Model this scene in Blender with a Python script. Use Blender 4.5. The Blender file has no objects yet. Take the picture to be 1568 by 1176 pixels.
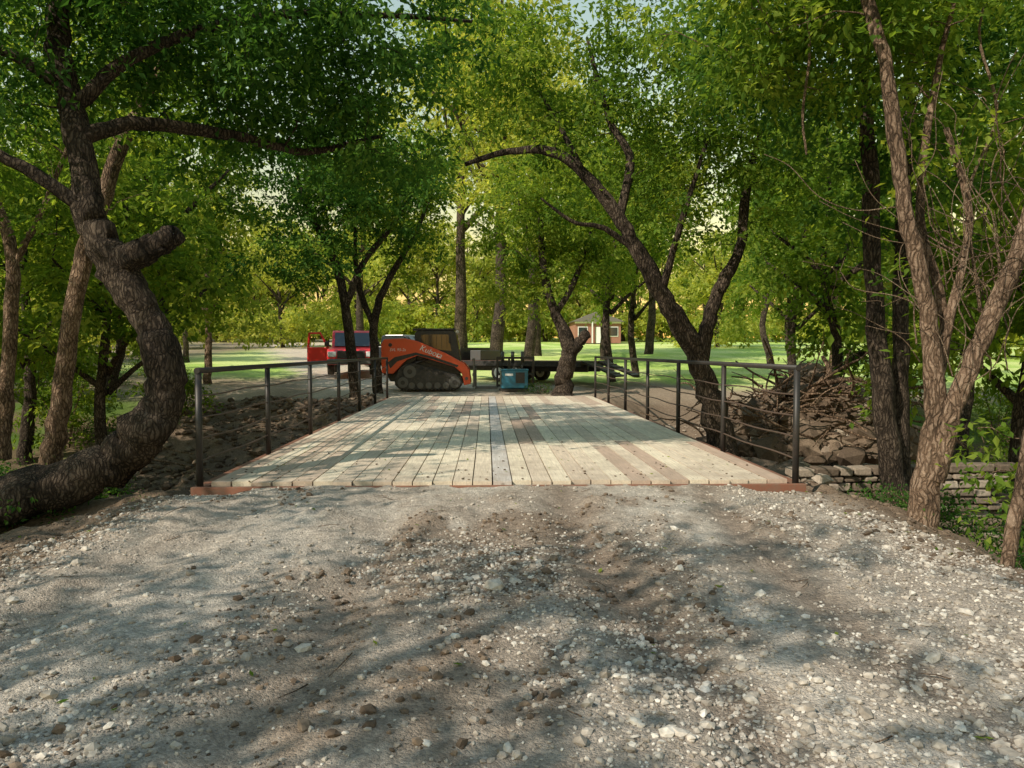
import bpy, math, random
import numpy as np
from mathutils import Vector, Matrix
rng = np.random.default_rng(11)
random.seed(5)
scene = bpy.context.scene
COL = scene.collection

# ------------------------------------------------------------------ utils
def sm(a, b, x):
    t = np.clip((np.asarray(x, float) - a) / (b - a), 0, 1)
    return t * t * (3 - 2 * t)

def _h(ix, iy):
    n = (ix * 374761393 + iy * 668265263) & 0xffffffff
    n = ((n ^ (n >> 13)) * 1274126177) & 0xffffffff
    return ((n ^ (n >> 16)) & 0xffffff) / float(0xffffff)

def vnoise(x, y):
    x = np.asarray(x, float) + 1000.37; y = np.asarray(y, float) + 1000.71
    ix = np.floor(x).astype(np.int64); iy = np.floor(y).astype(np.int64)
    fx = x - ix; fy = y - iy
    fx = fx * fx * (3 - 2 * fx); fy = fy * fy * (3 - 2 * fy)
    a = _h(ix, iy); b = _h(ix + 1, iy); c = _h(ix, iy + 1); d = _h(ix + 1, iy + 1)
    return (a * (1 - fx) + b * fx) * (1 - fy) + (c * (1 - fx) + d * fx) * fy

def fbm(x, y, o=4):
    s = 0; a = 1; t = 0
    for i in range(o):
        s = s + a * vnoise(x * 2 ** i + 17 * i, y * 2 ** i - 9 * i); t += a; a *= 0.5
    return s / t

def make_mesh(name, V, F, mats, midx=None, attr=None, col=None, smooth=False):
    me = bpy.data.meshes.new(name)
    V = np.ascontiguousarray(V, dtype=np.float32)
    k = F.shape[1]
    me.vertices.add(len(V)); me.vertices.foreach_set("co", V.ravel())
    me.loops.add(F.size); me.loops.foreach_set("vertex_index", np.ascontiguousarray(F, dtype=np.int32).ravel())
    me.polygons.add(len(F))
    me.polygons.foreach_set("loop_start", np.arange(0, F.size, k, dtype=np.int32))
    for m in mats: me.materials.append(m)
    if midx is not None:
        me.polygons.foreach_set("material_index", np.ascontiguousarray(midx, dtype=np.int32))
    me.update(calc_edges=True)
    if isinstance(smooth, np.ndarray):
        me.polygons.foreach_set("use_smooth", smooth)
    else:
        me.polygons.foreach_set("use_smooth", np.full(len(F), bool(smooth)))
    if attr is not None:
        a = me.attributes.new("rnd", 'FLOAT', 'POINT'); a.data.foreach_set("value", np.asarray(attr, np.float32))
    if col is not None:
        a = me.color_attributes.new("Col", 'FLOAT_COLOR', 'POINT')
        c = np.ones((len(V), 4), np.float32); c[:, :3] = col
        a.data.foreach_set("color", c.ravel())
    return me

def add_obj(name, me, parent=None, loc=None, rot=None, scale=None):
    ob = bpy.data.objects.new(name, me); COL.objects.link(ob)
    if parent: ob.parent = parent
    if loc is not None: ob.location = loc
    if rot is not None: ob.rotation_euler = rot
    if scale is not None: ob.scale = scale
    return ob

def empty(name, loc=(0, 0, 0), rot=(0, 0, 0)):
    e = bpy.data.objects.new(name, None); e.empty_display_size = 0.2
    COL.objects.link(e); e.location = loc; e.rotation_euler = rot
    return e

# ------------------------------------------------------------------ materials
def new_mat(name):
    m = bpy.data.materials.new(name); m.use_nodes = True
    nt = m.node_tree; b = nt.nodes["Principled BSDF"]
    return m, nt, b

def N(nt, t, **kw):
    n = nt.nodes.new(t)
    for k, v in kw.items():
        if k in n.inputs: n.inputs[k].default_value = v
        else: setattr(n, k, v)
    return n

def ramp(nt, stops, fac):
    r = nt.nodes.new("ShaderNodeValToRGB")
    el = r.color_ramp.elements
    while len(el) < len(stops): el.new(0.5)
    for e, (p, c) in zip(el, stops):
        e.position = p; e.color = (c[0], c[1], c[2], 1)
    nt.links.new(fac, r.inputs[0]); return r.outputs[0]

def paint(name, c, rough=0.5, metal=0.0, dirt=0.25, scale=6, dirtcol=(0.16, 0.12, 0.085)):
    m, nt, b = new_mat(name)
    tc = N(nt, "ShaderNodeTexCoord")
    n = N(nt, "ShaderNodeTexNoise", Scale=scale, Detail=8.0, Roughness=0.7)
    nt.links.new(tc.outputs["Object"], n.inputs["Vector"])
    mr = N(nt, "ShaderNodeMapRange"); mr.inputs[1].default_value = 0.45; mr.inputs[2].default_value = 0.75
    mr.inputs[3].default_value = 0; mr.inputs[4].default_value = dirt * 2
    nt.links.new(n.outputs["Fac"], mr.inputs[0])
    mx = N(nt, "ShaderNodeMix", data_type='RGBA')
    mx.inputs[6].default_value = (*c, 1); mx.inputs[7].default_value = (*dirtcol, 1)
    nt.links.new(mr.outputs[0], mx.inputs[0]); nt.links.new(mx.outputs[2], b.inputs["Base Color"])
    b.inputs["Roughness"].default_value = rough; b.inputs["Metallic"].default_value = metal
    return m

def leaf_mat(name, dark, mid, light, trans=0.45, tm=(2.3, 2.1, 0.9)):
    m, nt, b = new_mat(name)
    nt.nodes.remove(b); out = nt.nodes["Material Output"]
    at = N(nt, "ShaderNodeAttribute", attribute_name="rnd")
    c = ramp(nt, [(0.0, dark), (0.5, mid), (1.0, light)], at.outputs["Fac"])
    d = N(nt, "ShaderNodeBsdfDiffuse"); t = N(nt, "ShaderNodeBsdfTranslucent")
    nt.links.new(c, d.inputs["Color"])
    mul = N(nt, "ShaderNodeMix", data_type='RGBA', blend_type='MULTIPLY')
    mul.inputs[0].default_value = 1; mul.inputs[7].default_value = (*tm, 1)
    nt.links.new(c, mul.inputs[6]); nt.links.new(mul.outputs[2], t.inputs["Color"])
    mx = N(nt, "ShaderNodeMixShader"); mx.inputs[0].default_value = trans
    nt.links.new(d.outputs[0], mx.inputs[1]); nt.links.new(t.outputs[0], mx.inputs[2])
    nt.links.new(mx.outputs[0], out.inputs["Surface"])
    return m

def bark_mat(name, c1, c2, scale=9):
    m, nt, b = new_mat(name)
    tc = N(nt, "ShaderNodeTexCoord"); mp = N(nt, "ShaderNodeMapping"); mp.inputs["Scale"].default_value = (1, 1, 0.22)
    wn = N(nt, "ShaderNodeTexNoise", Scale=3.5, Detail=4.0)
    nt.links.new(tc.outputs["Object"], wn.inputs["Vector"])
    wa = N(nt, "ShaderNodeVectorMath", operation='MULTIPLY_ADD'); wa.inputs[1].default_value = (0.2, 0.2, 0.4)
    nt.links.new(wn.outputs["Color"], wa.inputs[0]); nt.links.new(tc.outputs["Object"], wa.inputs[2])
    nt.links.new(wa.outputs[0], mp.inputs["Vector"])
    n = N(nt, "ShaderNodeTexNoise", Scale=scale * 3.6, Detail=10.0, Roughness=0.75, Distortion=0.6)
    v = N(nt, "ShaderNodeTexVoronoi", Scale=scale * 2.6, feature='DISTANCE_TO_EDGE')
    n2 = N(nt, "ShaderNodeTexNoise", Scale=2.2, Detail=6.0)
    nt.links.new(mp.outputs[0], n.inputs["Vector"]); nt.links.new(mp.outputs[0], v.inputs["Vector"])
    nt.links.new(tc.outputs["Object"], n2.inputs["Vector"])
    mulv = N(nt, "ShaderNodeMath", operation='MULTIPLY'); nt.links.new(n.outputs["Fac"], mulv.inputs[0])
    mr = N(nt, "ShaderNodeMapRange"); mr.inputs[1].default_value = 0; mr.inputs[2].default_value = 0.25; mr.inputs[3].default_value = 0.45
    nt.links.new(v.outputs["Distance"], mr.inputs[0]); nt.links.new(mr.outputs[0], mulv.inputs[1])
    ad = N(nt, "ShaderNodeMath", operation='MULTIPLY_ADD'); ad.inputs[1].default_value = 0.5; 
    nt.links.new(n2.outputs["Fac"], ad.inputs[0]); nt.links.new(mulv.outputs[0], ad.inputs[2])
    c = ramp(nt, [(0.45, tuple(k * 0.25 for k in c1)), (0.64, c1), (0.84, c2)], ad.outputs[0])
    nt.links.new(c, b.inputs["Base Color"]); b.inputs["Roughness"].default_value = 0.95
    b.inputs["Specular IOR Level"].default_value = 0.2
    bp = N(nt, "ShaderNodeBump", Strength=1.0, Distance=0.08)
    nt.links.new(mulv.outputs[0], bp.inputs["Height"]); nt.links.new(bp.outputs[0], b.inputs["Normal"])
    return m

M_leaf = leaf_mat("leaf_green", (0.030, 0.078, 0.020), (0.066, 0.140, 0.034), (0.14, 0.225, 0.05), .48, (2.2, 2.1, .85))
M_leaf_b = leaf_mat("leaf_bright", (0.055, 0.110, 0.020), (0.125, 0.205, 0.034), (0.25, 0.31, 0.06), 0.52, (2.4, 2.1, .9))
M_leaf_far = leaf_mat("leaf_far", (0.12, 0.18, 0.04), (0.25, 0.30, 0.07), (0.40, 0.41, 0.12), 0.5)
M_bark = bark_mat("bark_dark", (0.068, 0.050, 0.037), (0.19, 0.145, 0.11))
M_bark_t = bark_mat("bark_tan", (0.23, 0.15, 0.10), (0.48, 0.34, 0.245))
M_vine = bark_mat("vine_bark", (0.34, 0.23, 0.15), (0.50, 0.38, 0.27), 20)

def ground_mat():
    m, nt, b = new_mat("ground_soil")
    at = N(nt, "ShaderNodeAttribute", attribute_name="Col")
    tc = N(nt, "ShaderNodeTexCoord")
    n = N(nt, "ShaderNodeTexNoise", Scale=14.0, Detail=12.0, Roughness=0.75)
    v = N(nt, "ShaderNodeTexVoronoi", Scale=55.0); v2 = N(nt, "ShaderNodeTexVoronoi", Scale=120.0)
    for q in (n, v, v2): nt.links.new(tc.outputs["Object"], q.inputs["Vector"])
    mr = N(nt, "ShaderNodeMapRange"); mr.inputs[1].default_value = 0.3; mr.inputs[2].default_value = 0.7
    mr.inputs[3].default_value = 0.6; mr.inputs[4].default_value = 1.4
    nt.links.new(n.outputs["Fac"], mr.inputs[0])
    mr2 = N(nt, "ShaderNodeMapRange"); mr2.inputs[3].default_value = 0.75; mr2.inputs[4].default_value = 1.3
    nt.links.new(v.outputs["Color"], mr2.inputs[0])
    mu = N(nt, "ShaderNodeMath", operation='MULTIPLY'); nt.links.new(mr.outputs[0], mu.inputs[0]); nt.links.new(mr2.outputs[0], mu.inputs[1])
    sc = N(nt, "ShaderNodeVectorMath", operation='SCALE')
    nt.links.new(at.outputs["Color"], sc.inputs[0]); nt.links.new(mu.outputs[0], sc.inputs["Scale"])
    nt.links.new(sc.outputs[0], b.inputs["Base Color"])
    b.inputs["Roughness"].default_value = 1.0; b.inputs["Specular IOR Level"].default_value = 0.1
    h = N(nt, "ShaderNodeMath", operation='MULTIPLY_ADD'); h.inputs[1].default_value = -0.35
    nt.links.new(v2.outputs["Distance"], h.inputs[0]); nt.links.new(n.outputs["Fac"], h.inputs[2])
    h2 = N(nt, "ShaderNodeMath", operation='MULTIPLY_ADD'); h2.inputs[1].default_value = -0.5
    nt.links.new(v.outputs["Distance"], h2.inputs[0]); nt.links.new(h.outputs[0], h2.inputs[2])
    bp = N(nt, "ShaderNodeBump", Strength=0.9, Distance=0.02)
    nt.links.new(h2.outputs[0], bp.inputs["Height"]); nt.links.new(bp.outputs[0], b.inputs["Normal"])
    return m
M_ground = ground_mat()

def stone_mat(name, a, b_, c):
    m, nt, b = new_mat(name)
    at = N(nt, "ShaderNodeAttribute", attribute_name="rnd")
    col = ramp(nt, [(0.0, a), (0.6, b_), (1.0, c)], at.outputs["Fac"])
    tc = N(nt, "ShaderNodeTexCoord"); n = N(nt, "ShaderNodeTexNoise", Scale=30.0, Detail=6.0)
    nt.links.new(tc.outputs["Object"], n.inputs["Vector"])
    mr = N(nt, "ShaderNodeMapRange"); mr.inputs[1].default_value = 0.3; mr.inputs[2].default_value = 0.7
    mr.inputs[3].default_value = 0.65; mr.inputs[4].default_value = 1.15
    nt.links.new(n.outputs["Fac"], mr.inputs[0])
    sc = N(nt, "ShaderNodeVectorMath", operation='SCALE')
    nt.links.new(col, sc.inputs[0]); nt.links.new(mr.outputs[0], sc.inputs["Scale"])
    nt.links.new(sc.outputs[0], b.inputs["Base Color"]); b.inputs["Roughness"].default_value = 0.95
    b.inputs["Specular IOR Level"].default_value = 0.2
    bp = N(nt, "ShaderNodeBump", Strength=0.5, Distance=0.01)
    nt.links.new(n.outputs["Fac"], bp.inputs["Height"]); nt.links.new(bp.outputs[0], b.inputs["Normal"])
    return m
M_stone = stone_mat("limestone_gravel", (0.29, 0.25, 0.21), (0.46, 0.41, 0.355), (0.68, 0.63, 0.565))
M_rock = stone_mat("creek_rock", (0.14, 0.105, 0.078), (0.25, 0.195, 0.15), (0.44, 0.37, 0.30))
M_clod = stone_mat("soil_clod", (0.10, 0.072, 0.052), (0.155, 0.112, 0.08), (0.24, 0.18, 0.132))

def plank_mat():
    m, nt, b = new_mat("treated_planks")
    at = N(nt, "ShaderNodeAttribute", attribute_name="rnd")
    col = ramp(nt, [(0.0, (0.52, 0.38, 0.30)), (0.18, (0.60, 0.475, 0.375)), (0.34, (0.70, 0.59, 0.47)), (0.6, (0.76, 0.66, 0.52)), (0.88, (0.82, 0.73, 0.57)), (0.97, (0.58, 0.545, 0.52))], at.outputs["Fac"])
    tc = N(nt, "ShaderNodeTexCoord")
    off = N(nt, "ShaderNodeVectorMath", operation='SCALE'); 
    cmb = N(nt, "ShaderNodeCombineXYZ"); nt.links.new(at.outputs["Fac"], cmb.inputs[0]); nt.links.new(at.outputs["Fac"], cmb.inputs[1])
    nt.links.new(cmb.outputs[0], off.inputs[0]); off.inputs["Scale"].default_value = 97.0
    ad = N(nt, "ShaderNodeVectorMath", operation='ADD'); nt.links.new(tc.outputs["Object"], ad.inputs[0]); nt.links.new(off.outputs[0], ad.inputs[1])
    mp = N(nt, "ShaderNodeMapping"); mp.inputs["Scale"].default_value = (1, 0.06, 1)
    nt.links.new(ad.outputs[0], mp.inputs["Vector"])
    g = N(nt, "ShaderNodeTexNoise", Scale=45.0, Detail=6.0, Distortion=0.4); nt.links.new(mp.outputs[0], g.inputs["Vector"])
    big = N(nt, "ShaderNodeTexNoise", Scale=1.3, Detail=10.0, Roughness=0.75); nt.links.new(tc.outputs["Object"], big.inputs["Vector"])
    mpk = N(nt, "ShaderNodeMapping"); mpk.inputs["Scale"].default_value = (1, 0.35, 1); nt.links.new(ad.outputs[0], mpk.inputs["Vector"])
    kn = N(nt, "ShaderNodeTexVoronoi", Scale=3.2); nt.links.new(mpk.outputs[0], kn.inputs["Vector"])
    m1 = N(nt, "ShaderNodeMapRange"); m1.inputs[1].default_value = 0.3; m1.inputs[2].default_value = 0.7; m1.inputs[3].default_value = 0.76; m1.inputs[4].default_value = 1.1
    nt.links.new(g.outputs["Fac"], m1.inputs[0])
    m3 = N(nt, "ShaderNodeMapRange"); m3.inputs[1].default_value = 0.05; m3.inputs[2].default_value = 0.10; m3.inputs[3].default_value = 0.45; m3.inputs[4].default_value = 1.0
    nt.links.new(kn.outputs["Distance"], m3.inputs[0])
    a = N(nt, "ShaderNodeMath", operation='MULTIPLY'); nt.links.new(m1.outputs[0], a.inputs[0]); nt.links.new(m3.outputs[0], a.inputs[1])
    sc = N(nt, "ShaderNodeVectorMath", operation='SCALE'); nt.links.new(col, sc.inputs[0]); nt.links.new(a.outputs[0], sc.inputs["Scale"])
    sp = N(nt, "ShaderNodeSeparateXYZ"); nt.links.new(tc.outputs["Object"], sp.inputs[0])
    yr = N(nt, "ShaderNodeMapRange"); yr.inputs[1].default_value = 9.2; yr.inputs[2].default_value = 12.0; yr.inputs[3].default_value = 0.12; yr.inputs[4].default_value = 0.0
    nt.links.new(sp.outputs[1], yr.inputs[0])
    sm_ = N(nt, "ShaderNodeMath", operation='ADD'); nt.links.new(big.outputs["Fac"], sm_.inputs[0]); nt.links.new(yr.outputs[0], sm_.inputs[1])
    m2 = N(nt, "ShaderNodeMapRange"); m2.inputs[1].default_value = 0.46; m2.inputs[2].default_value = 0.76; m2.inputs[3].default_value = 0.0; m2.inputs[4].default_value = 0.75
    nt.links.new(sm_.outputs[0], m2.inputs[0])
    mx = N(nt, "ShaderNodeMix", data_type='RGBA'); mx.inputs[7].default_value = (0.34, 0.27, 0.215, 1)
    nt.links.new(m2.outputs[0], mx.inputs[0]); nt.links.new(sc.outputs[0], mx.inputs[6])
    nt.links.new(mx.outputs[2], b.inputs["Base Color"]); b.inputs["Roughness"].default_value = 0.8
    b.inputs["Specular IOR Level"].default_value = 0.25
    bp = N(nt, "ShaderNodeBump", Strength=0.3, Distance=0.005); nt.links.new(g.outputs["Fac"], bp.inputs["Height"]); nt.links.new(bp.outputs[0], b.inputs["Normal"])
    return m
M_plank = plank_mat()
M_black = paint("black_paint", (0.025, 0.025, 0.027), 0.45, 0, 0.2, 9)
M_rail = paint("rail_paint", (0.028, 0.026, 0.025), 0.5, 0.2, 0.2, 7, (0.09, 0.055, 0.04))
M_rod = paint("rod_steel", (0.10, 0.065, 0.05), 0.7, 0.1, 0.4, 10, (0.05, 0.035, 0.03))
M_rust = paint("rust_steel", (0.16, 0.07, 0.045), 0.8, 0.1, 0.5, 10, (0.09, 0.045, 0.03))
M_primer = paint("primer_steel", (0.21, 0.085, 0.05), 0.8, 0.0, 0.5, 8)
M_orange = paint("orange_paint", (0.78, 0.10, 0.03), 0.4, 0, 0.06, 5)
M_red = paint("red_paint", (0.72, 0.025, 0.03), 0.3, 0, 0.05, 3)
M_navy = paint("dark_paint", (0.02, 0.025, 0.035), 0.25, 0, 0.08, 3)
M_teal = paint("teal_paint", (0.02, 0.15, 0.23), 0.4, 0, 0.1, 5)
M_grey = paint("grey_steel", (0.12, 0.12, 0.12), 0.5, 0.4, 0.35, 6)
M_white = paint("white_paint", (0.8, 0.8, 0.79), 0.4, 0, 0.1, 8)
M_rubber = paint("rubber", (0.03, 0.028, 0.027), 0.85, 0, 0.4, 7)
M_glass = paint("dark_glass", (0.03, 0.04, 0.045), 0.05, 0, 0.0)
M_glass.node_tree.nodes["Principled BSDF"].inputs["Specular IOR Level"].default_value = 0.8
M_brick = paint("brick", (0.33, 0.15, 0.11), 0.9, 0, 0.2, 12)
M_roof = paint("roof_shingle", (0.16, 0.14, 0.13), 0.9, 0, 0.2, 10)
M_interior = paint("interior_trim", (0.10, 0.09, 0.08), 0.7, 0, 0.1)

# ------------------------------------------------------------------ terrain
def height(x, y, fine=True):
    x = np.asarray(x, float); y = np.asarray(y, float)
    d = np.abs(x - 0.15)
    z = 0.035 * np.clip(y - 27, 0, 120)
    wob = 1.2 * np.sin(x * 0.23 + 0.5) * sm(5, 12, d)
    s = sm(3.45, 6.2, d) * (1 - sm(23, 29, y))
    z = z - s * np.where(x < 0, 0.42, 0.85)
    yy = y + wob
    c = sm(9.8, 13.0, yy) * (1 - sm(19.5, 26.4, yy))
    z = z - 1.5 * c * (1 - 0.35 * sm(8, 20, d))
    z = z - 0.45 * sm(9.22, 9.42, y) * (1 - sm(26.7, 26.95, y)) * (1 - sm(3.6, 4.2, d))
    z = z - (0.012 + 0.15 * sm(2.7, 3.5, d)) * sm(8.5, 9.1, y) * (1 - sm(9.2, 9.5, y))
    rough = 0.25 + 0.75 * sm(3.3, 4.2, d)
    z = z + (fbm(x * 0.8, y * 0.8, 4) - 0.5) * 0.32 * rough * (1 - 0.6 * sm(30, 60, y)) * (1 - 0.85 * (1 - sm(3.2, 4, d)) * sm(7.5, 9, y))
    for cx, dp in ((-1.15, 0.05), (1.05, 0.07), (-2.6, .04), (2.4, .04)):
        w = 0.25 * np.sin(y * 0.5 + cx)
        z = z - dp * np.exp(-((x - cx - w) / 0.22) ** 2) * (1 - sm(8.0, 9.0, y))
    z = z + np.clip(fbm(x * .7 + 3, y * .6, 4) - .48, 0, 1) * 2.2 * sm(-11, -8.5, x) * (1 - sm(-5, -4, x)) * sm(13, 16, y) * (1 - sm(24, 28, y))
    if fine:
        z = z + (fbm(x * 7, y * 7, 4) - 0.5) * (0.05 + 0.06 * sm(3.2, 4.0, d)) * (1 - sm(20, 30, y))
        l = np.clip(fbm(x * 2.2 + 31, y * 1.5, 3) - 0.56, 0, 1)
        z = z + l * 0.32 * sm(4.5, 6.5, y) * (1 - sm(8.0, 8.8, y)) * (1 - sm(3, 3.5, d))
    return z

def build_ground():
    def axis(lo, hi, segs):
        a = [lo]
        for end, st in segs:
            n = max(1, int(round((end - a[-1]) / st))); a += list(np.linspace(a[-1], end, n + 1)[1:])
        return np.array(a)
    xs = axis(-420, 420, [(-120, 30), (-40, 4), (-15, 1), (-7, 0.2), (-4.5, 0.08), (4.8, 0.04), (8, 0.12), (16, 0.4), (40, 1.5), (120, 6), (420, 30)])
    ys = axis(-200, 500, [(-40, 20), (-5, 3), (1.5, 0.4), (6.5, 0.035), (9.6, 0.05), (14, 0.12), (28, 0.2), (50, 1.0), (150, 4), (500, 35)])
    X, Y = np.meshgrid(xs, ys)
    Z = height(X, Y)
    nx, ny = len(xs), len(ys)
    V = np.stack([X, Y, Z], -1).reshape(-1, 3)
    i = np.arange(nx - 1)[None, :] + nx * np.arange(ny - 1)[:, None]
    F = np.stack([i, i + 1, i + 1 + nx, i + nx], -1).reshape(-1, 4)
    x, y = V[:, 0], V[:, 1]
    d = np.abs(x - 0.15)
    def mix(a, b, t): return a * (1 - t[:, None]) + np.array(b)[None, :] * t[:, None]
    f1 = fbm(x * 0.9, y * 0.45, 5); f2 = fbm(x * 3, y * 2, 4); f3 = fbm(x * 0.25 + 9, y * 0.25, 4)
    C = np.tile(np.array([0.365, 0.31, 0.26]), (len(x), 1))
    C = mix(C, (0.46, 0.41, 0.355), sm(0.5, 0.62, f1) * 0.9)
    C = mix(C, (0.21, 0.155, 0.115), sm(0.5, 0.64, fbm(x * 1.1 + 40, y * 0.5 + 3, 5)) * 0.75)
    C = mix(C, (0.22, 0.165, 0.125), sm(0.5, 0.7, f2) * 0.35)
    for cx in (1.05, 2.4):
        w_ = 0.25 * np.sin(y * 0.5 + cx)
        C = mix(C, (0.19, 0.14, 0.105), np.exp(-((x - cx - w_) / 0.22) ** 2) * 0.65 * (y < 9.2))
    C = mix(C, (0.45, 0.405, 0.355), np.exp(-((x + 1.9) / 0.7) ** 2) * 0.6)
    bank = sm(3.3, 3.9, d) * np.ones_like(x)
    C = mix(C, (0.18, 0.13, 0.092), bank * 0.95)
    far = sm(26, 28, y)
    C = mix(C, (0.38, 0.30, 0.225), far * (0.5 + 0.5 * sm(0.4, 0.6, f3)))
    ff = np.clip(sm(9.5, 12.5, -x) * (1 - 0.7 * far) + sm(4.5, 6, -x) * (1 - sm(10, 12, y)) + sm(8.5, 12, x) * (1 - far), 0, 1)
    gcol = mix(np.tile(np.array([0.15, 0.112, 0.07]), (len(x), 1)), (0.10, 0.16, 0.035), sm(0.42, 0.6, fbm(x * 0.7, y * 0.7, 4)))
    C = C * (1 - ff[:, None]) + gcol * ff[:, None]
    roadc = -3.0 - 0.33 * np.clip(y - 30, 0, 60)
    onroad = (1 - sm(2.6, 4.2, np.abs(x - roadc) + (f2 - .5) * 2)) * far
    lawn = sm(31, 36, y + (f3 - 0.5) * 8 + (x - 3) * 0.25) * sm(-26, -18, x)
    lawn = np.clip(lawn, 0, 1)
    lc = mix(np.tile(np.array([0.36, 0.50, 0.12]), (len(x), 1)), (0.58, 0.65, 0.25), sm(0.4, 0.6, fbm(x * 0.3, y * 0.3, 5)))
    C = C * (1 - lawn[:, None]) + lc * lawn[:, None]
    C = mix(C, (0.55, 0.46, 0.37), onroad)
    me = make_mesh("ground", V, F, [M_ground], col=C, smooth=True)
    add_obj("ground", me)
build_ground()

# ------------------------------------------------------------------ stones
def ico():
    t = (1 + 5 ** .5) / 2
    v = np.array([(-1, t, 0), (1, t, 0), (-1, -t, 0), (1, -t, 0), (0, -1, t), (0, 1, t), (0, -1, -t), (0, 1, -t), (t, 0, -1), (t, 0, 1), (-t, 0, -1), (-t, 0, 1)], float)
    v /= np.linalg.norm(v[0])
    f = np.array([(0, 11, 5), (0, 5, 1), (0, 1, 7), (0, 7, 10), (0, 10, 11), (1, 5, 9), (5, 11, 4), (11, 10, 2), (10, 7, 6), (7, 1, 8), (3, 9, 4), (3, 4, 2), (3, 2, 6), (3, 6, 8), (3, 8, 9), (4, 9, 5), (2, 4, 11), (6, 2, 10), (8, 6, 7), (9, 8, 1)])
    return v, f
IV, IF = ico()

def randrot(n):
    q = rng.normal(size=(n, 4)); q /= np.linalg.norm(q, axis=1)[:, None]
    w, x, y, z = q.T
    return np.stack([np.stack([1 - 2 * (y * y + z * z), 2 * (x * y - z * w), 2 * (x * z + y * w)], -1),
                     np.stack([2 * (x * y + z * w), 1 - 2 * (x * x + z * z), 2 * (y * z - x * w)], -1),
                     np.stack([2 * (x * z - y * w), 2 * (y * z + x * w), 1 - 2 * (x * x + y * y)], -1)], 1)

def stones_mesh(name, P, R, mat, flat=0.6, r01=None):
    n = len(P)
    v = IV[None] * (1 + rng.uniform(-0.28, 0.28, (n, 12, 1)))
    v = v * rng.uniform(0.6, 1.15, (n, 1, 3))
    v = np.einsum('nij,nkj->nki', randrot(n), v)
    v[:, :, 2] *= flat
    v = v * R[:, None, None] + P[:, None, :]
    F = (IF[None] + 12 * np.arange(n)[:, None, None]).reshape(-1, 3)
    a = rng.random(n) if r01 is None else r01
    return make_mesh(name, v.reshape(-1, 3), F, [mat], attr=np.repeat(a, 12))

def gravel():
    n = 135000
    y = 1.9 + 7.25 * rng.random(n) ** 1.35
    x = rng.uniform(-4.2, 4.3, n)
    f = fbm(x * 0.9 + 5, y * 0.4 + 2, 4)
    st = 0.5 + 0.5 * np.sin(x * 2.6 + 0.8 * np.sin(y * 0.6))
    lane = np.exp(-((x + 1.9) / 0.6) ** 2) * 0.5
    p = np.clip(sm(0.36, 0.64, f * 0.8 + 0.18 * st - lane * 0.25), 0.06, 1) * (1 - 0.7 * sm(3.5, 4.1, np.abs(x)))
    p *= (1 - 0.65 * sm(5.5, 9, y))
    k = rng.random(n) < p * 0.75
    x, y = x[k], y[k]
    r = np.exp(rng.normal(math.log(0.0098), 0.5, len(x)))
    r = np.clip(r, 0.004, 0.040)
    z = height(x, y) + r * 0.2
    add_obj("gravel", stones_mesh("gravel", np.stack([x, y, z], -1), r, M_stone, 0.7, rng.random(len(x)) ** 1.4))
    n = 12000
    y = rng.uniform(2.5, 9.15, n); x = rng.uniform(-4.6, 4.6, n)
    f = fbm(x * 1.1 + 40, y * 0.5 + 3, 5)
    k = (f > 0.56) & (rng.random(n) < .7) | (np.abs(x) > 3.4) & (rng.random(n) < 0.7)
    x, y = x[k], y[k]; r = np.clip(np.exp(rng.normal(math.log(0.012), 0.55, len(x))), 0.005, 0.045)
    add_obj("soil_clods", stones_mesh("soil_clods", np.stack([x, y, height(x, y) + r * .2], -1), r, M_clod, 0.7))
    n = 300
    x = rng.uniform(-3.2, 3.6, n); y = 9.28 + rng.exponential(1.0, n); k = y < 18; x, y = x[k], y[k]
    r = np.clip(rng.exponential(.008, len(x)), .004, .022)
    add_obj("deck_dirt", stones_mesh("deck_dirt", np.stack([x, y, .038 + r * .3], -1), r, M_clod, 0.5))
    B = [(-3.35, 5.15, .07), (-1.0, 4.2, .05), (0.05, 5.1, .09), (0.2, 5.25, .05), (2.35, 3.9, .06), (1.6, 3.6, .045), (-3.0, 4.9, .04), (0.8, 3.1, .04), (-1.6, 3.1, .035), (2.9, 4.5, .05)]
    P = np.array([(a, b, float(height(a, b)) + c * 0.15) for a, b, c in B])
    add_obj("road_rocks", stones_mesh("road_rocks", P, np.array([c for *_, c in B]), M_stone, 0.6, np.full(len(B), .7)))
gravel()

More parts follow.
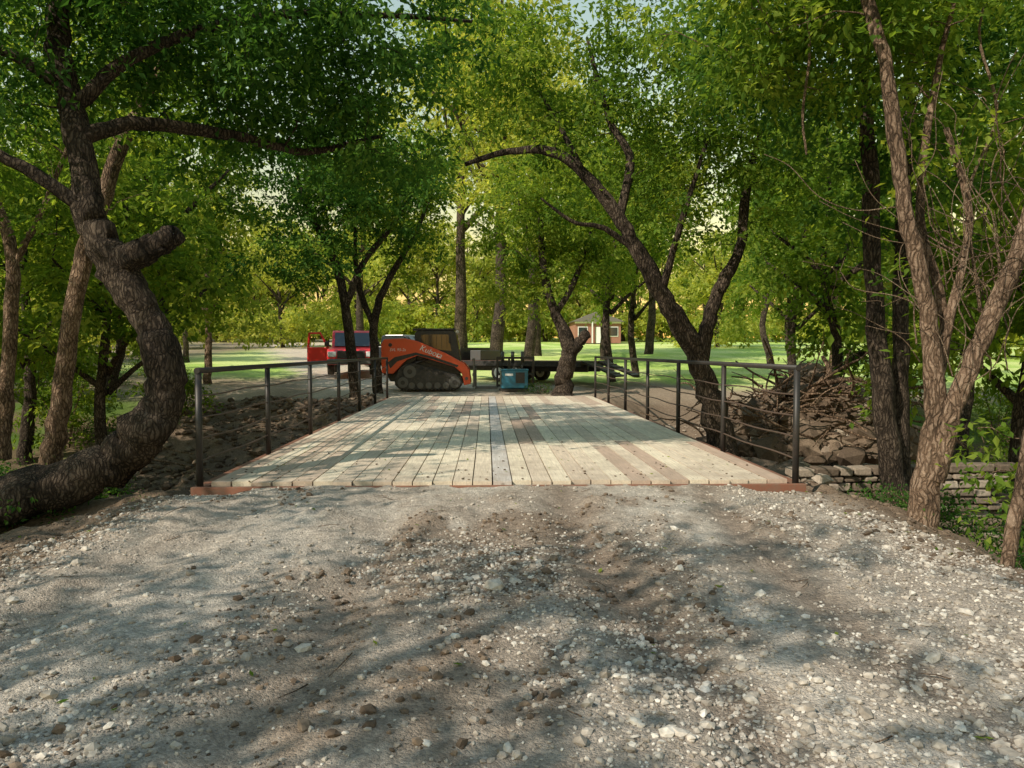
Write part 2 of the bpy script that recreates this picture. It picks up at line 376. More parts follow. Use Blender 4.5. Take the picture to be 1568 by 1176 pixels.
def rubble():
    n = 4600
    x = rng.uniform(3.9, 12, n); y = rng.uniform(9.6, 25, n)
    k = rng.random(n) < (0.25 + 0.75 * sm(0.45, 0.6, fbm(x * .5, y * .5, 3)))
    x, y = x[k], y[k]
    r = np.clip(np.exp(rng.normal(math.log(0.055), 0.65, len(x))), 0.02, 0.28)
    add_obj("creek_bank_rocks", stones_mesh("creek_bank_rocks", np.stack([x, y, height(x, y) + r * .3], -1), r, M_rock, 0.65))
    xl = rng.uniform(-10, -3.9, 3000); yl = rng.uniform(10.5, 27, 3000)
    rl = np.clip(np.exp(rng.normal(math.log(0.06), 0.6, 3000)), 0.02, 0.25)
    add_obj("spoil_clods", stones_mesh("spoil_clods", np.stack([xl, yl, height(xl, yl) + rl * .3], -1), rl, M_clod, 0.65))
    n = 5200
    a = rng.uniform(0, 2 * np.pi, n); q = rng.random(n) ** .6
    x = 7.4 + np.cos(a) * 2.5 * q; y = 17.2 + np.sin(a) * 1.7 * q
    hh = 1.6 * np.clip(1 - q ** 1.4, 0, 1) * (.7 + .7 * fbm(x * 1.5, y * 1.5, 3))
    z = np.maximum(height(x, y), -0.6) + hh * rng.uniform(0.75, 1.0, n)
    r = np.clip(np.exp(rng.normal(math.log(0.07), 0.6, n)), 0.03, 0.30)
    mix = rng.random(n) < 0.3
    e = empty("rubble_pile")
    P = np.stack([x, y, z], -1)
    add_obj("rocks", stones_mesh("pile_rocks", P[mix], r[mix], M_rock, 0.7), e)
    add_obj("soil", stones_mesh("pile_soil", P[~mix], r[~mix] * 1.4, M_clod, 0.7), e)
rubble()

# ------------------------------------------------------------------ tubes / trees
def catmull(P, n=5):
    P = np.asarray(P, float)
    Q = np.vstack([2 * P[0] - P[1], P, 2 * P[-1] - P[-2]])
    out = []
    for i in range(1, len(Q) - 2):
        for t in np.linspace(0, 1, n, endpoint=False):
            a, b, c, d = Q[i - 1], Q[i], Q[i + 1], Q[i + 2]
            out.append(0.5 * ((2 * b) + (-a + c) * t + (2 * a - 5 * b + 4 * c - d) * t * t + (-a + 3 * b - 3 * c + d) * t ** 3))
    out.append(Q[-2]); return np.array(out)

def tube(P, R, sides=8, lump=0.0):
    P = np.asarray(P, float); n = len(P)
    T = np.gradient(P, axis=0); T /= np.linalg.norm(T, axis=1)[:, None] + 1e-9
    ref = np.array([0.31, 0.95, 0.05]) if abs(T[0][1]) < 0.9 else np.array([1., 0, 0])
    U = np.zeros_like(P); u = ref - T[0] * ref.dot(T[0]); u /= np.linalg.norm(u)
    for i in range(n):
        u = u - T[i] * u.dot(T[i]); u /= np.linalg.norm(u) + 1e-9; U[i] = u
    W = np.cross(T, U)
    a = np.linspace(0, 2 * np.pi, sides, endpoint=False)
    rr = np.asarray(R, float)[:, None] * np.ones((n, sides))
    if lump:
        ph = rng.uniform(0, 6.3, 3)
        s = np.arange(n)[:, None] * 0.35
        rr = rr * (1 + lump * (0.6 * np.sin(3 * a[None] + ph[0] + s) + 0.5 * np.sin(5 * a[None] + ph[1] - 0.7 * s) + 0.6 * rng.uniform(-1, 1, (n, sides)) + 0.6 * np.sin(s * 1.9 + ph[2])))
    V = P[:, None] + rr[..., None] * (np.cos(a)[None, :, None] * U[:, None] + np.sin(a)[None, :, None] * W[:, None])
    i = np.arange(n - 1)[:, None] * sides; j = np.arange(sides)[None]; j2 = (j + 1) % sides
    F = np.stack([i + j, i + j2, i + sides + j2, i + sides + j], -1).reshape(-1, 4)
    V = V.reshape(-1, 3)
    c = len(V); V = np.vstack([V, P[-1] + T[-1] * R[-1] * 0.3]); b = (n - 1) * sides
    cap = np.array([[b + k, b + (k + 1) % sides, b + (k + 2) % sides, c] for k in range(0, sides - 1, 2)])
    return V, np.vstack([F, cap])

class Tree:
    def __init__(s):
        s.V = []; s.F = []; s.n = 0; s.sk = []; s.sr = []
        s.LV = []; s.LA = []
    def addtube(s, P, R, sides, lump=0):
        V, F = tube(P, R, sides, lump); s.V.append(V); s.F.append(F + s.n); s.n += len(V)
    def limb(s, pts, sides=14, lump=0.085, sub=6):
        Q = catmull(pts, sub)
        R = np.maximum(Q[:, 3], 0.004)
        P = Q[:, :3].copy()
        P[1:-1] += rng.normal(0, 1, (len(P) - 2, 3)) * (R[1:-1, None] * 0.10)
        s.addtube(P, R, sides, lump)
        for p, r in zip(P, R): s.sk.append(p); s.sr.append(r)
    def crown(s, ells, n, attach_min=0.0, rad=0.03):
        per = []
        vol = np.array([e[3] * e[4] * e[5] * (e[6] if len(e) > 6 else 1) for e in ells]); vol = vol / vol.sum()
        for e, w in zip(ells, vol):
            k = max(1, int(n * w)); d = rng.normal(size=(k, 3)); d /= np.linalg.norm(d, axis=1)[:, None]
            rr = rng.random(k) ** 0.42
            per.append(np.array(e[:3]) + d * rr[:, None] * np.array(e[3:6]))
        C = np.vstack(per)
        sk0 = np.array(s.sk)
        dist = np.array([np.min(np.linalg.norm(sk0 - c, axis=1)) for c in C])
        C = C[np.argsort(dist)]
        start = int(len(s.sk) * attach_min)
        SKa = np.array(s.sk[start:]); SRa = np.array(s.sr[start:])
        for c in C:
            dd = np.linalg.norm(SKa - c, axis=1) + 0.6 * np.maximum(0, SKa[:, 2] - c[2] + 0.1)
            j = int(np.argmin(dd)); p0 = SKa[j]; L = np.linalg.norm(c - p0)
            r0 = min(SRa[j] * 0.7, 0.008 + rad * 0.35 * L)
            r0 = max(r0, 0.006)
            m1 = p0 + (c - p0) * 0.35 + rng.normal(0, 0.09, 3) * L + np.array([0, 0, 0.08 * L])
            m2 = p0 + (c - p0) * 0.7 + rng.normal(0, 0.07, 3) * L + np.array([0, 0, 0.08 * L])
            Q = catmull(np.array([[*p0, r0], [*m1, r0 * .75], [*m2, r0 * .55], [*c, max(r0 * .3, .004)]]), 2)
            s.addtube(Q[:, :3], Q[:, 3], 5)
            SKa = np.vstack([SKa, Q[1:, :3]]); SRa = np.r_[SRa, Q[1:, 3]]
        return C
    def leaves(s, C, per, size, spread=0.5, bright=0.0, aspect=0.5):
        n = len(C); 
        cb = rng.normal(0.45 + bright, 0.22, n)
        m = 6
        tw = rng.normal(size=(n, m, 3)); tw[:, :, 2] = tw[:, :, 2] * 0.45 - 0.1
        tw /= np.linalg.norm(tw, axis=2)[:, :, None]
        tl = rng.uniform(0.5, 1.25, (n, m)) * spread
        ci = np.repeat(np.arange(n), per); ti = rng.integers(0, m, n * per)
        t = rng.random(n * per) ** 0.7
        D = tw[ci, ti]; L = tl[ci, ti]
        P = C[ci] + D * (t * L)[:, None]; P[:, 2] -= 0.22 * (t * t) * L
        P += rng.normal(0, 0.07 + 0.10 * spread, P.shape) * [1, 1, .6]
        N_ = len(P)
        u = D + rng.normal(0, 0.75, (N_, 3)); u[:, 2] -= 0.35; u /= np.linalg.norm(u, axis=1)[:, None]
        up = rng.normal(0, 0.55, (N_, 3)); up[:, 2] += 1.0
        w = np.cross(u, up); w /= np.linalg.norm(w, axis=1)[:, None] + 1e-9
        nn = np.cross(w, u)
        sz = size * rng.uniform(0.6, 1.25, N_)[:, None]
        b = P; l = P + u * sz * .42 + w * sz * aspect * .5 + nn * sz * .06; tip = P + u * sz - nn * sz * .08; r = P + u * sz * .42 - w * sz * aspect * .5 + nn * sz * .06
        s.LV.append(np.stack([b, r, tip, l], 1).reshape(-1, 3))
        s.LA.append(np.repeat(np.clip(cb[ci] + rng.normal(0, 0.18, N_), 0, 1), 4))
    def mesh(s, name, bark, leaf):
        Vw = np.vstack(s.V) if s.V else np.zeros((0, 3)); Fw = np.vstack(s.F) if s.F else np.zeros((0, 4), int)
        V = [Vw]; F = [Fw]; nw = len(Fw); A = [np.zeros(len(Vw))]
        if s.LV:
            LV = np.vstack(s.LV); LF = np.arange(len(LV)).reshape(-1, 4) + len(Vw)
            V.append(LV); F.append(LF); A.append(np.concatenate(s.LA))
        V = np.vstack(V); F = np.vstack(F); A = np.concatenate(A)
        mi = np.zeros(len(F), int); mi[nw:] = 1
        return make_mesh(name, V, F, [bark, leaf], mi, attr=A, smooth=(mi == 0))

def hero(name, limbs, ells, n, per, size, bark=None, leaf=None, spread=0.5, bright=0, rad=0.03, am=0.0):
    t = Tree()
    for l in limbs: t.limb(l)
    if ells:
        C = t.crown(ells, n, am, rad); t.leaves(C, per, size, spread, bright=bright)
    return add_obj(name, t.mesh(name, bark or M_bark, leaf or M_leaf))

hero("twisted_tree", [
    [(-7.6, 8.9, -.85, .42), (-6.5, 9.1, -.45, .36), (-5.52, 9.3, -.15, .30), (-4.78, 9.5, .12, .27), (-4.22, 9.5, .52, .27), (-3.93, 9.5, 1.05, .24), (-3.98, 9.5, 1.70, .21), (-4.22, 9.5, 2.2, .20), (-4.50, 9.5, 2.68, .22), (-4.76, 9.5, 3.2, .17), (-4.88, 9.6, 3.9, .155), (-5.1, 9.7, 4.7, .145), (-5.25, 9.8, 5.45, .13), (-5.2, 10, 6.6, .10), (-4.8, 10.2, 7.9, .05)],
    [(-4.62, 9.5, 2.45, .11), (-4.38, 9.46, 2.70, .17), (-4.1, 9.42, 2.80, .155), (-3.88, 9.4, 2.88, .14), (-3.68, 9.4, 3.0, .12)],
    [(-4.9, 9.6, 4.2, .10), (-4.3, 9.9, 4.45, .085), (-3.4, 10.6, 4.5, .07), (-2.6, 11.4, 4.5, .05), (-1.6, 12, 4.9, .03)],
    [(-5.05, 9.7, 4.6, .09), (-4.2, 9.8, 5.3, .075), (-2.9, 10.2, 5.9, .06), (-1.4, 10.8, 6.2, .04), (-.2, 11.2, 6.3, .02)],
    [(-4.8, 9.5, 3.3, .08), (-5.4, 9.2, 3.75, .07), (-6.1, 8.9, 4.1, .05), (-7, 8.6, 4.4, .03)],
    [(-5.1, 9.7, 4.8, .08), (-5.8, 9.5, 5.2, .06), (-6.6, 9.2, 5.4, .04)],
], [(-3.2, 10.8, 6.3, 3.2, 2.5, 1.6), (-1.9, 11.4, 5.2, 1.7, 1.6, 1.1), (-5.8, 9.8, 5.9, 2.2, 2, 1.5), (-3.6, 11.3, 4.9, 1.6, 1.4, .8, .6)], 350, 95, .12, bright=-0.12, spread=.55)
hero("slender_tree", [
    [(-7.9, 14, -.6, .20), (-7.7, 14, .3, .17), (-7.3, 14, 2.65, .15), (-6.9, 14, 3.95, .14), (-6.5, 14.1, 5.26, .12), (-5.8, 14.3, 6.8, .09), (-5.2, 14.5, 8.5, .05)],
], [(-6, 14.3, 7.4, 3, 2.6, 2.2), (-7, 14, 4.8, 2.2, 1.8, 1.0, .3)], 135, 82, .14, M_bark_t, M_leaf_b, spread=.6)
hero("slender_tree", [
    [(-9.9, 16, -.6, .16), (-9.8, 16, .8, .14), (-9.6, 16, 3.5, .12), (-10.1, 16, 5.4, .1), (-10.2, 16, 8, .05)],
    [(-9.6, 16, 3.3, .07), (-9.0, 16, 4.4, .06), (-8.4, 16, 5.8, .04)],
], [(-9.8, 16, 7, 3, 3, 2.4), (-9.5, 15.5, 4.3, 2.6, 2, 1.2, .3)], 125, 82, .14, M_bark_t, M_leaf_b, spread=.6)
hero("forked_tree", [
    [(-4.65, 27, -.2, .24), (-4.6, 27, .4, .18), (-4.9, 27, 3.2, .16), (-5.3, 27, 4.8, .14), (-6.1, 27, 6.4, .1), (-6.6, 27, 8, .05)],
    [(-4.9, 27, 3.2, .13), (-4.3, 27, 4.6, .11), (-3.3, 27, 5.9, .09), (-2.6, 27, 7, .05)],
], [(-5, 26, 7.3, 4, 3, 2.4), (-6, 25, 4.6, 2.6, 2, 1.2, .7), (-3.2, 26.5, 5.3, 1.7, 1.6, .8, .7)], 225, 82, .18, leaf=M_leaf, spread=.65)
hero("forked_tree", [
    [(-3.95, 28.3, -.1, .2), (-4.1, 28.3, 2.6, .15), (-3.5, 28.3, 4.3, .12), (-2.6, 28.3, 5.8, .09), (-1.9, 28.2, 7.6, .04)],
    [(-4.05, 28.3, 2.3, .12), (-4.7, 28.4, 4.2, .1), (-4.8, 28.5, 6.4, .06)],
], [(-3.6, 28.5, 7.6, 2.8, 2.5, 2.4), (-2.8, 28.5, 4.7, 1.5, 1.4, .8, .5)], 130, 70, .18, M_bark, M_leaf_b, spread=.65)
hero("leaning_tree", [
    [(4.6, 14.5, -1.3, .36), (4.5, 14.5, -.3, .29), (4.25, 14.5, .84, .22), (3.92, 14.5, 1.7, .20), (3.45, 14.5, 2.44, .18), (2.95, 14.5, 3.3, .15), (2.46, 14.5, 4.16, .13), (1.9, 14.5, 4.84, .11), (1.3, 14.5, 5.3, .09), (.43, 14.6, 5.35, .065), (-.4, 14.8, 5.15, .04)],
    [(4.08, 14.5, 1.35, .15), (4.22, 14.5, 2.2, .14), (4.5, 14.6, 2.9, .12), (4.86, 14.7, 3.55, .10), (5.0, 14.8, 4.6, .08), (5.4, 15, 6.2, .04)],
    [(2.5, 14.5, 4.1, .09), (2.7, 14.5, 5.15, .08), (2.3, 14.6, 6, .06), (1.9, 14.7, 7.5, .03)],
    [(3.3, 14.5, 2.7, .08), (3.5, 14.4, 3.5, .065), (3.75, 14.3, 4.4, .05), (4.1, 14.2, 5.6, .03)],
    [(1.9, 14.5, 4.8, .06), (1.5, 14.6, 5.6, .05), (1.0, 14.9, 6.6, .03)],
    [(2.8, 14.5, 3.5, .06), (2.2, 14.4, 3.9, .05), (1.6, 14.3, 4.0, .035), (1.0, 14.2, 4.4, .02)],
], [(3.0, 15, 6.6, 3.0, 2.4, 1.9), (5.2, 15, 5.6, 2, 1.8, 1.6), (3.7, 14.6, 4.5, 1.5, 1.3, .9, .8), (.0, 15, 6.9, 2.2, 1.8, 1.4, .8)], 300, 90, .13, leaf=M_leaf_b, spread=.55, bright=-.05)
hero("gnarled_tree", [
    [(2.7, 27.6, -.3, .46), (2.76, 27.6, .2, .34), (2.87, 27.6, 1.1, .30), (2.98, 27.6, 1.75, .28), (2.6, 27.6, 2.7, .2), (2.1, 27.6, 4.1, .15), (1.9, 27.6, 6.5, .08)],
    [(2.95, 27.6, 1.5, .24), (3.35, 27.55, 1.95, .2), (3.65, 27.5, 2.25, .17)],
    [(2.5, 27.6, 2.9, .12), (3.2, 27.7, 4.2, .1), (3.8, 27.9, 6, .05)],
], [(2.3, 28, 6.6, 2.9, 2.4, 2.6), (1.6, 27.8, 3.9, 1.6, 1.4, 1.1, .8), (4.2, 28, 4.4, 1.4, 1.4, 1.0, .8)], 240, 80, .18, leaf=M_leaf_b, spread=.6, bright=.2)
hero("multistem_tree", [
    [(4.35, 7.6, -.75, .20), (4.39, 7.6, -.35, .16), (4.48, 7.6, .56, .12), (4.52, 7.6, 1.2, .095), (4.38, 7.6, 2.17, .08), (4.19, 7.6, 2.94, .075), (4.06, 7.6, 3.72, .07), (3.94, 7.6, 4.43, .065), (3.77, 7.7, 5.2, .055), (3.58, 7.9, 6.4, .03)],
    [(4.5, 7.55, .3, .10), (4.7, 7.5, 1.15, .09), (5.0, 7.45, 1.97, .085), (5.3, 7.4, 2.9, .075), (5.45, 7.4, 4.1, .06), (5.6, 7.5, 5.8, .03)],
    [(4.55, 7.7, 1.0, .06), (4.72, 7.8, 1.9, .05), (4.5, 7.9, 3.0, .045), (4.65, 8, 4.2, .035), (4.9, 8, 5.4, .02)],
    [(4.5, 7.6, 1.25, .05), (4.75, 7.7, 2.1, .045), (4.95, 7.8, 3.0, .035), (4.75, 7.9, 3.9, .03)],
], [(4.1, 8.6, 5.6, 2.5, 1.6, 1.1), (5.0, 8.4, 3.9, 1.1, .9, .9, .25), (3.2, 8.8, 4.9, .9, .9, .6, .4), (5.2, 8.3, 2.2, .9, .7, 1.2, .14)], 200, 76, .115, M_bark_t, M_leaf_b, spread=.5)
hero("dark_trunk_tree", [
    [(5.8, 10.5, -1.2, .26), (5.72, 10.5, -.5, .19), (5.53, 10.5, .87, .14), (5.35, 10.5, 2.4, .12), (5.26, 10.5, 4.17, .10), (5.1, 10.6, 5.95, .08), (4.9, 10.8, 7.8, .04)],
    [(5.9, 10.7, -1.2, .16), (5.85, 10.7, .9, .12), (5.9, 10.8, 3, .1), (6.1, 11, 6, .06)],
], [(5.2, 11.2, 6.4, 2.8, 2, 1.9), (6.2, 11.3, 4.2, 1.6, 1.4, 1.2, .6)], 225, 86, .13, M_bark, spread=.55)
hero("sapling", [
    [(4.05, 5.9, -.8, .07), (4.1, 5.9, -.2, .055), (4.3, 6, .6, .05), (4.5, 6.1, 1.6, .04), (4.6, 6.2, 2.6, .02)]],
    [(4.7, 6.4, .6, .5, .6, .9)], 22, 26, .10, M_bark_t, M_leaf_b, spread=.3)

def vines():
    t = Tree()
    for i in range(60):
        p = np.array([rng.uniform(4.5, 5.6), rng.uniform(7.2, 8.2), rng.uniform(1.2, 2.8)])
        pts = [[*p, rng.uniform(.004, .011)]]
        d = np.array([rng.normal(0, .4), rng.normal(0, .25), 1.0])
        for k in range(6):
            d += rng.normal(0, .45, 3); d[2] = d[2] * .9 + .12; d /= np.linalg.norm(d)
            p = p + d * rng.uniform(.25, .45); pts.append([*p, max(.004, pts[-1][3] * .85)])
        t.limb(pts, 5, 0, 4)
    t.limb([(3.45, 8.4, 6.4, .012), (3.42, 8.4, 5.6, .014), (3.52, 8.4, 4.9, .016), (3.45, 8.4, 4.2, .016), (3.5, 8.4, 3.75, .012)], 6, 0, 5)
    t.limb([(5.6, 8.2, 6.0, .012), (5.2, 8.1, 5.0, .014), (5.35, 8.0, 4.1, .016), (5.0, 7.9, 3.2, .016), (5.1, 7.8, 2.0, .02)], 6, 0, 5)
    add_obj("hanging_vines", t.mesh("hanging_vines", M_vine, M_leaf))
vines()

# ---------------------------------------------- generic trees (shared meshes)
def generic(name, H, cr, leafsz, ncl, per, bark, leaf, spread, low=0.35, bright=0):
    t = Tree()
    lean = rng.normal(0, .5, 2)
    pts = [(0, 0, -.6, .03 * H * .85), (0, 0, .3, .018 * H)]
    for k in range(1, 6):
        f = k / 5; pts.append((lean[0] * f + rng.normal(0, .15), lean[1] * f + rng.normal(0, .15), H * .9 * f, .018 * H * (1 - f * .85)))
    t.limb(pts, 9, .06, 4)
    for k in range(5):
        z = H * rng.uniform(.25, .55); a = k * 1.26 + rng.normal(0, .3); L = cr * rng.uniform(.5, .8)
        dx, dy = math.cos(a), math.sin(a)
        t.limb([(lean[0] * z / H, lean[1] * z / H, z, .009 * H), (dx * L * .4, dy * L * .4, z + L * .35, .007 * H), (dx * L, dy * L, z + L * .8, .003 * H)], 7, .04, 3)
    ells = [(lean[0] * .6, lean[1] * .6, H * .72, cr * .8, cr * .8, H * .28)]
    for k in range(6):
        a = rng.uniform(0, 6.28); q = cr * rng.uniform(.4, .75)
        ells.append((math.cos(a) * q, math.sin(a) * q, H * rng.uniform(low, .8), cr * .45, cr * .45, cr * .33))
    if low < .15:
        for k in range(5):
            a = k * 1.26; ells.append((math.cos(a) * cr * .6, math.sin(a) * cr * .6, H * .16, cr * .5, cr * .5, H * .15))
    C = t.crown(ells, ncl, 0.1, .03)
    t.leaves(C, per, leafsz, spread, bright=bright, aspect=.55)
    return t.mesh(name, bark, leaf)
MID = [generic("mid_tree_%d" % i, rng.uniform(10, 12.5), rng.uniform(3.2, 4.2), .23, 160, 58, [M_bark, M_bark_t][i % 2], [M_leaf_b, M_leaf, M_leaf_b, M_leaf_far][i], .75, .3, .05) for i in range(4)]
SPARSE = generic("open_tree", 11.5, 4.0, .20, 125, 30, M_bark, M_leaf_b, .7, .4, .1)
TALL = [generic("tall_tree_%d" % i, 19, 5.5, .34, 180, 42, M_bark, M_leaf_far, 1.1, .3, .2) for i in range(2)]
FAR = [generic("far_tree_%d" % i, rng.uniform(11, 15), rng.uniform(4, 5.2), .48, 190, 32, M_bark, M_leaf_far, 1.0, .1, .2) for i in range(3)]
def shrub_mesh(name, R, H, ncl, per, size, leaf):
    t = Tree()
    for k in range(7):
        a = rng.uniform(0, 6.28); q = R * rng.uniform(.2, .8)
        t.limb([(0.1 * math.cos(a), .1 * math.sin(a), -.2, .015), (q * .5 * math.cos(a), q * .5 * math.sin(a), H * .5, .011), (q * math.cos(a), q * math.sin(a), H * .9, .006)], 5, 0, 3)
    C = t.crown([(0, 0, H * .5, R, R, H * .5)], ncl, 0, .01)
    t.leaves(C, per, size, .3)
    return t.mesh(name, M_bark_t, leaf)
SHR = [shrub_mesh("shrub_a", .9, 1.1, 38, 30, .10, M_leaf), shrub_mesh("shrub_b", 1.3, 1.7, 60, 34, .13, M_leaf_b), shrub_mesh("shrub_c", .6, .45, 22, 26, .075, M_leaf)]

def place(mesh, name, x, y, s=1.0, parent=None):
    return add_obj(name, mesh, parent, (x, y, float(height(x, y, False))), (0, 0, rng.uniform(0, 6.28)), (s, s, s * rng.uniform(.9, 1.1)))

mids = [(-9.5, 19.5), (-10.0, 24.5), (-13, 22), (-13.5, 28), (-12, 33.5), (-15, 15.5), (-18, 34), (-20, 24), (-18, 43), (-24, 34), (-20, 52),
        (5.6, 34.5), (7.2, 37), (9, 19.5), (11, 27), (14.5, 23), (15.5, 34), (16.8, 45), (19, 47.5), (27, 52), (19, 20), (9.5, 13)]
for x, y in mids: place(MID[rng.integers(0, 4)], "broadleaf_tree", x, y, rng.uniform(.85, 1.1))
for x, y in [(-8.3, -2.5), (-4.8, -6.5), (-11.5, 3.5), (-10, -9), (-15, 0), (-16.5, 8), (-21, 12)]: place(SPARSE, "unseen_shade_tree", x, y, rng.uniform(.9, 1.1))  # unseen trees added on the sun side to filter sunlight onto the near road
for i, (x, y, s) in enumerate([(2.5, 46, 1.0), (8.5, 55, 1.05), (-2, 60, 1.45), (-10, 62, 1.0), (14, 66, 1.1), (4, 62, 1.3), (0.6, 50, 1.3)]): place(TALL[i % 2], "tall_tree", x, y, s)

dw = empty("distant_woodland")
k = 0
for y0, sp, jit in ((112, 5.5, 3), (130, 6, 4)):
    x = -100
    while x < 115:
        xx = x + rng.uniform(-1.5, 1.5); yy = y0 + rng.uniform(-jit, jit)
        place(FAR[k % 3], "tree_%d" % k, xx, yy, rng.uniform(.95, 1.4), dw); k += 1
        x += sp
for xx, yy in [(-22, 84), (-33, 80), (-46, 86), (-58, 82), (-15, 90), (26, 86), (44, 82), (60, 88)]:
    place(FAR[k % 3], "tree_%d" % k, xx, yy, rng.uniform(.9, 1.2), dw); k += 1
for i in range(24):
    place(FAR[k % 3], "tree_%d" % k, rng.uniform(-60, -27), rng.uniform(14, 62), rng.uniform(.8, 1.1), dw); k += 1
for i in range(8):
    place(FAR[k % 3], "tree_%d" % k, rng.uniform(34, 60), rng.uniform(12, 60), rng.uniform(.8, 1.1), dw); k += 1

ug = empty("undergrowth")
k = 0
def sh(x, y, m, s):
    global k
    place(SHR[m], "shrub_%d" % k, x, y, s, ug); k += 1
for i in range(60):
    sh(-rng.uniform(9.5, 22), rng.uniform(11, 26), rng.integers(0, 3), rng.uniform(.5, 1.2))
for i in range(22):
    sh(-rng.uniform(15, 25), rng.uniform(26, 42), rng.integers(0, 2), rng.uniform(.7, 1.3))
for i in range(26):
    sh(-rng.uniform(4.5, 8.5), rng.uniform(8.8, 13), 2, rng.uniform(.5, 1.1))
for i in range(9): sh(rng.uniform(4.6, 5.4), rng.uniform(5.2, 8.8), 2, rng.uniform(.5, .9))
for i in range(9): sh(rng.uniform(6, 9), rng.uniform(6.5, 11), rng.integers(0, 2), rng.uniform(.5, .9))
for i in range(12): sh(rng.uniform(10.5, 18), rng.uniform(14, 27), rng.integers(0, 3), rng.uniform(.5, 1.1))
for x, y, m, s in [(2.0, 28.2, 2, .9), (-3.9, 9.0, 2, .4), (5.0, 9.6, 2, .7)]: sh(x, y, m, s)
for i in range(20): sh(rng.uniform(-60, -24), rng.uniform(12, 70), 1, rng.uniform(1.4, 2.2))

# ------------------------------------------------------------------ mesh helpers
def bevel(ob, w, seg=2):
    if w > 0:
        m = ob.modifiers.new("bev", 'BEVEL'); m.width = w; m.segments = seg; m.limit_method = 'ANGLE'
def box(name, c, s, mat, parent=None, bw=0.0, rot=(0, 0, 0)):
    x, y, z = (k / 2 for k in s)
    V = np.array([(a * x, b * y, d * z) for a in (-1, 1) for b in (-1, 1) for d in (-1, 1)])
    F = np.array([(0, 1, 3, 2), (4, 6, 7, 5), (0, 4, 5, 1), (2, 3, 7, 6), (0, 2, 6, 4), (1, 5, 7, 3)])
    ob = add_obj(name, make_mesh(name, V, F, [mat]), parent, c, rot); bevel(ob, bw); return ob
def prism(name, pts, y0, y1, mat, parent=None, bw=0.0, loc=(0, 0, 0), rot=(0, 0, 0)):
    me = bpy.data.meshes.new(name); n = len(pts)
    V = [(p[0], y0, p[1]) for p in pts] + [(p[0], y1, p[1]) for p in pts]
    F = [list(range(n)), list(range(2 * n - 1, n - 1, -1))] + [[(i + 1) % n, i, n + i, n + (i + 1) % n] for i in range(n)]
    me.from_pydata(V, [], F); me.materials.append(mat)
    import bmesh
    b = bmesh.new(); b.from_mesh(me); bmesh.ops.recalc_face_normals(b, faces=b.faces[:]); b.to_mesh(me); b.free()
    ob = add_obj(name, me, parent, loc, rot); bevel(ob, bw); return ob
def cyl(name, p0, p1, r, mat, parent=None, sides=16, bw=0.0):
    p0 = np.array(p0, float); p1 = np.array(p1, float); ax = p1 - p0; ax /= np.linalg.norm(ax)
    ref = np.array([0, 0, 1.]) if abs(ax[2]) < .9 else np.array([1., 0, 0])
    u = np.cross(ax, ref); u /= np.linalg.norm(u); w = np.cross(ax, u)
    a = np.linspace(0, 2 * np.pi, sides, endpoint=False)
    ring = r * (np.cos(a)[:, None] * u + np.sin(a)[:, None] * w)
    me = bpy.data.meshes.new(name)
    V = [tuple(p0 + q) for q in ring] + [tuple(p1 + q) for q in ring]
    F = [list(range(sides))[::-1], list(range(sides, 2 * sides))] + [[i, (i + 1) % sides, sides + (i + 1) % sides, sides + i] for i in range(sides)]
    me.from_pydata(V, [], F); me.materials.append(mat)
    for p in me.polygons: p.use_smooth = len(p.vertices) == 4
    ob = add_obj(name, me, parent); bevel(ob, bw); return ob
def wheel(prefix, c, r, w, parent, hub=M_grey):
    x, y, z = c
    cyl(prefix + "_tyre", (x, y - w / 2, z), (x, y + w / 2, z), r, M_rubber, parent, 28, .03)
    cyl(prefix + "_rim", (x, y - w / 2 - .01, z), (x, y + w / 2 + .01, z), r * .6, hub, parent, 20, .01)
    cyl(prefix + "_hub", (x, y - w / 2 - .04, z), (x, y + w / 2 + .04, z), r * .2, M_grey, parent, 12, .01)

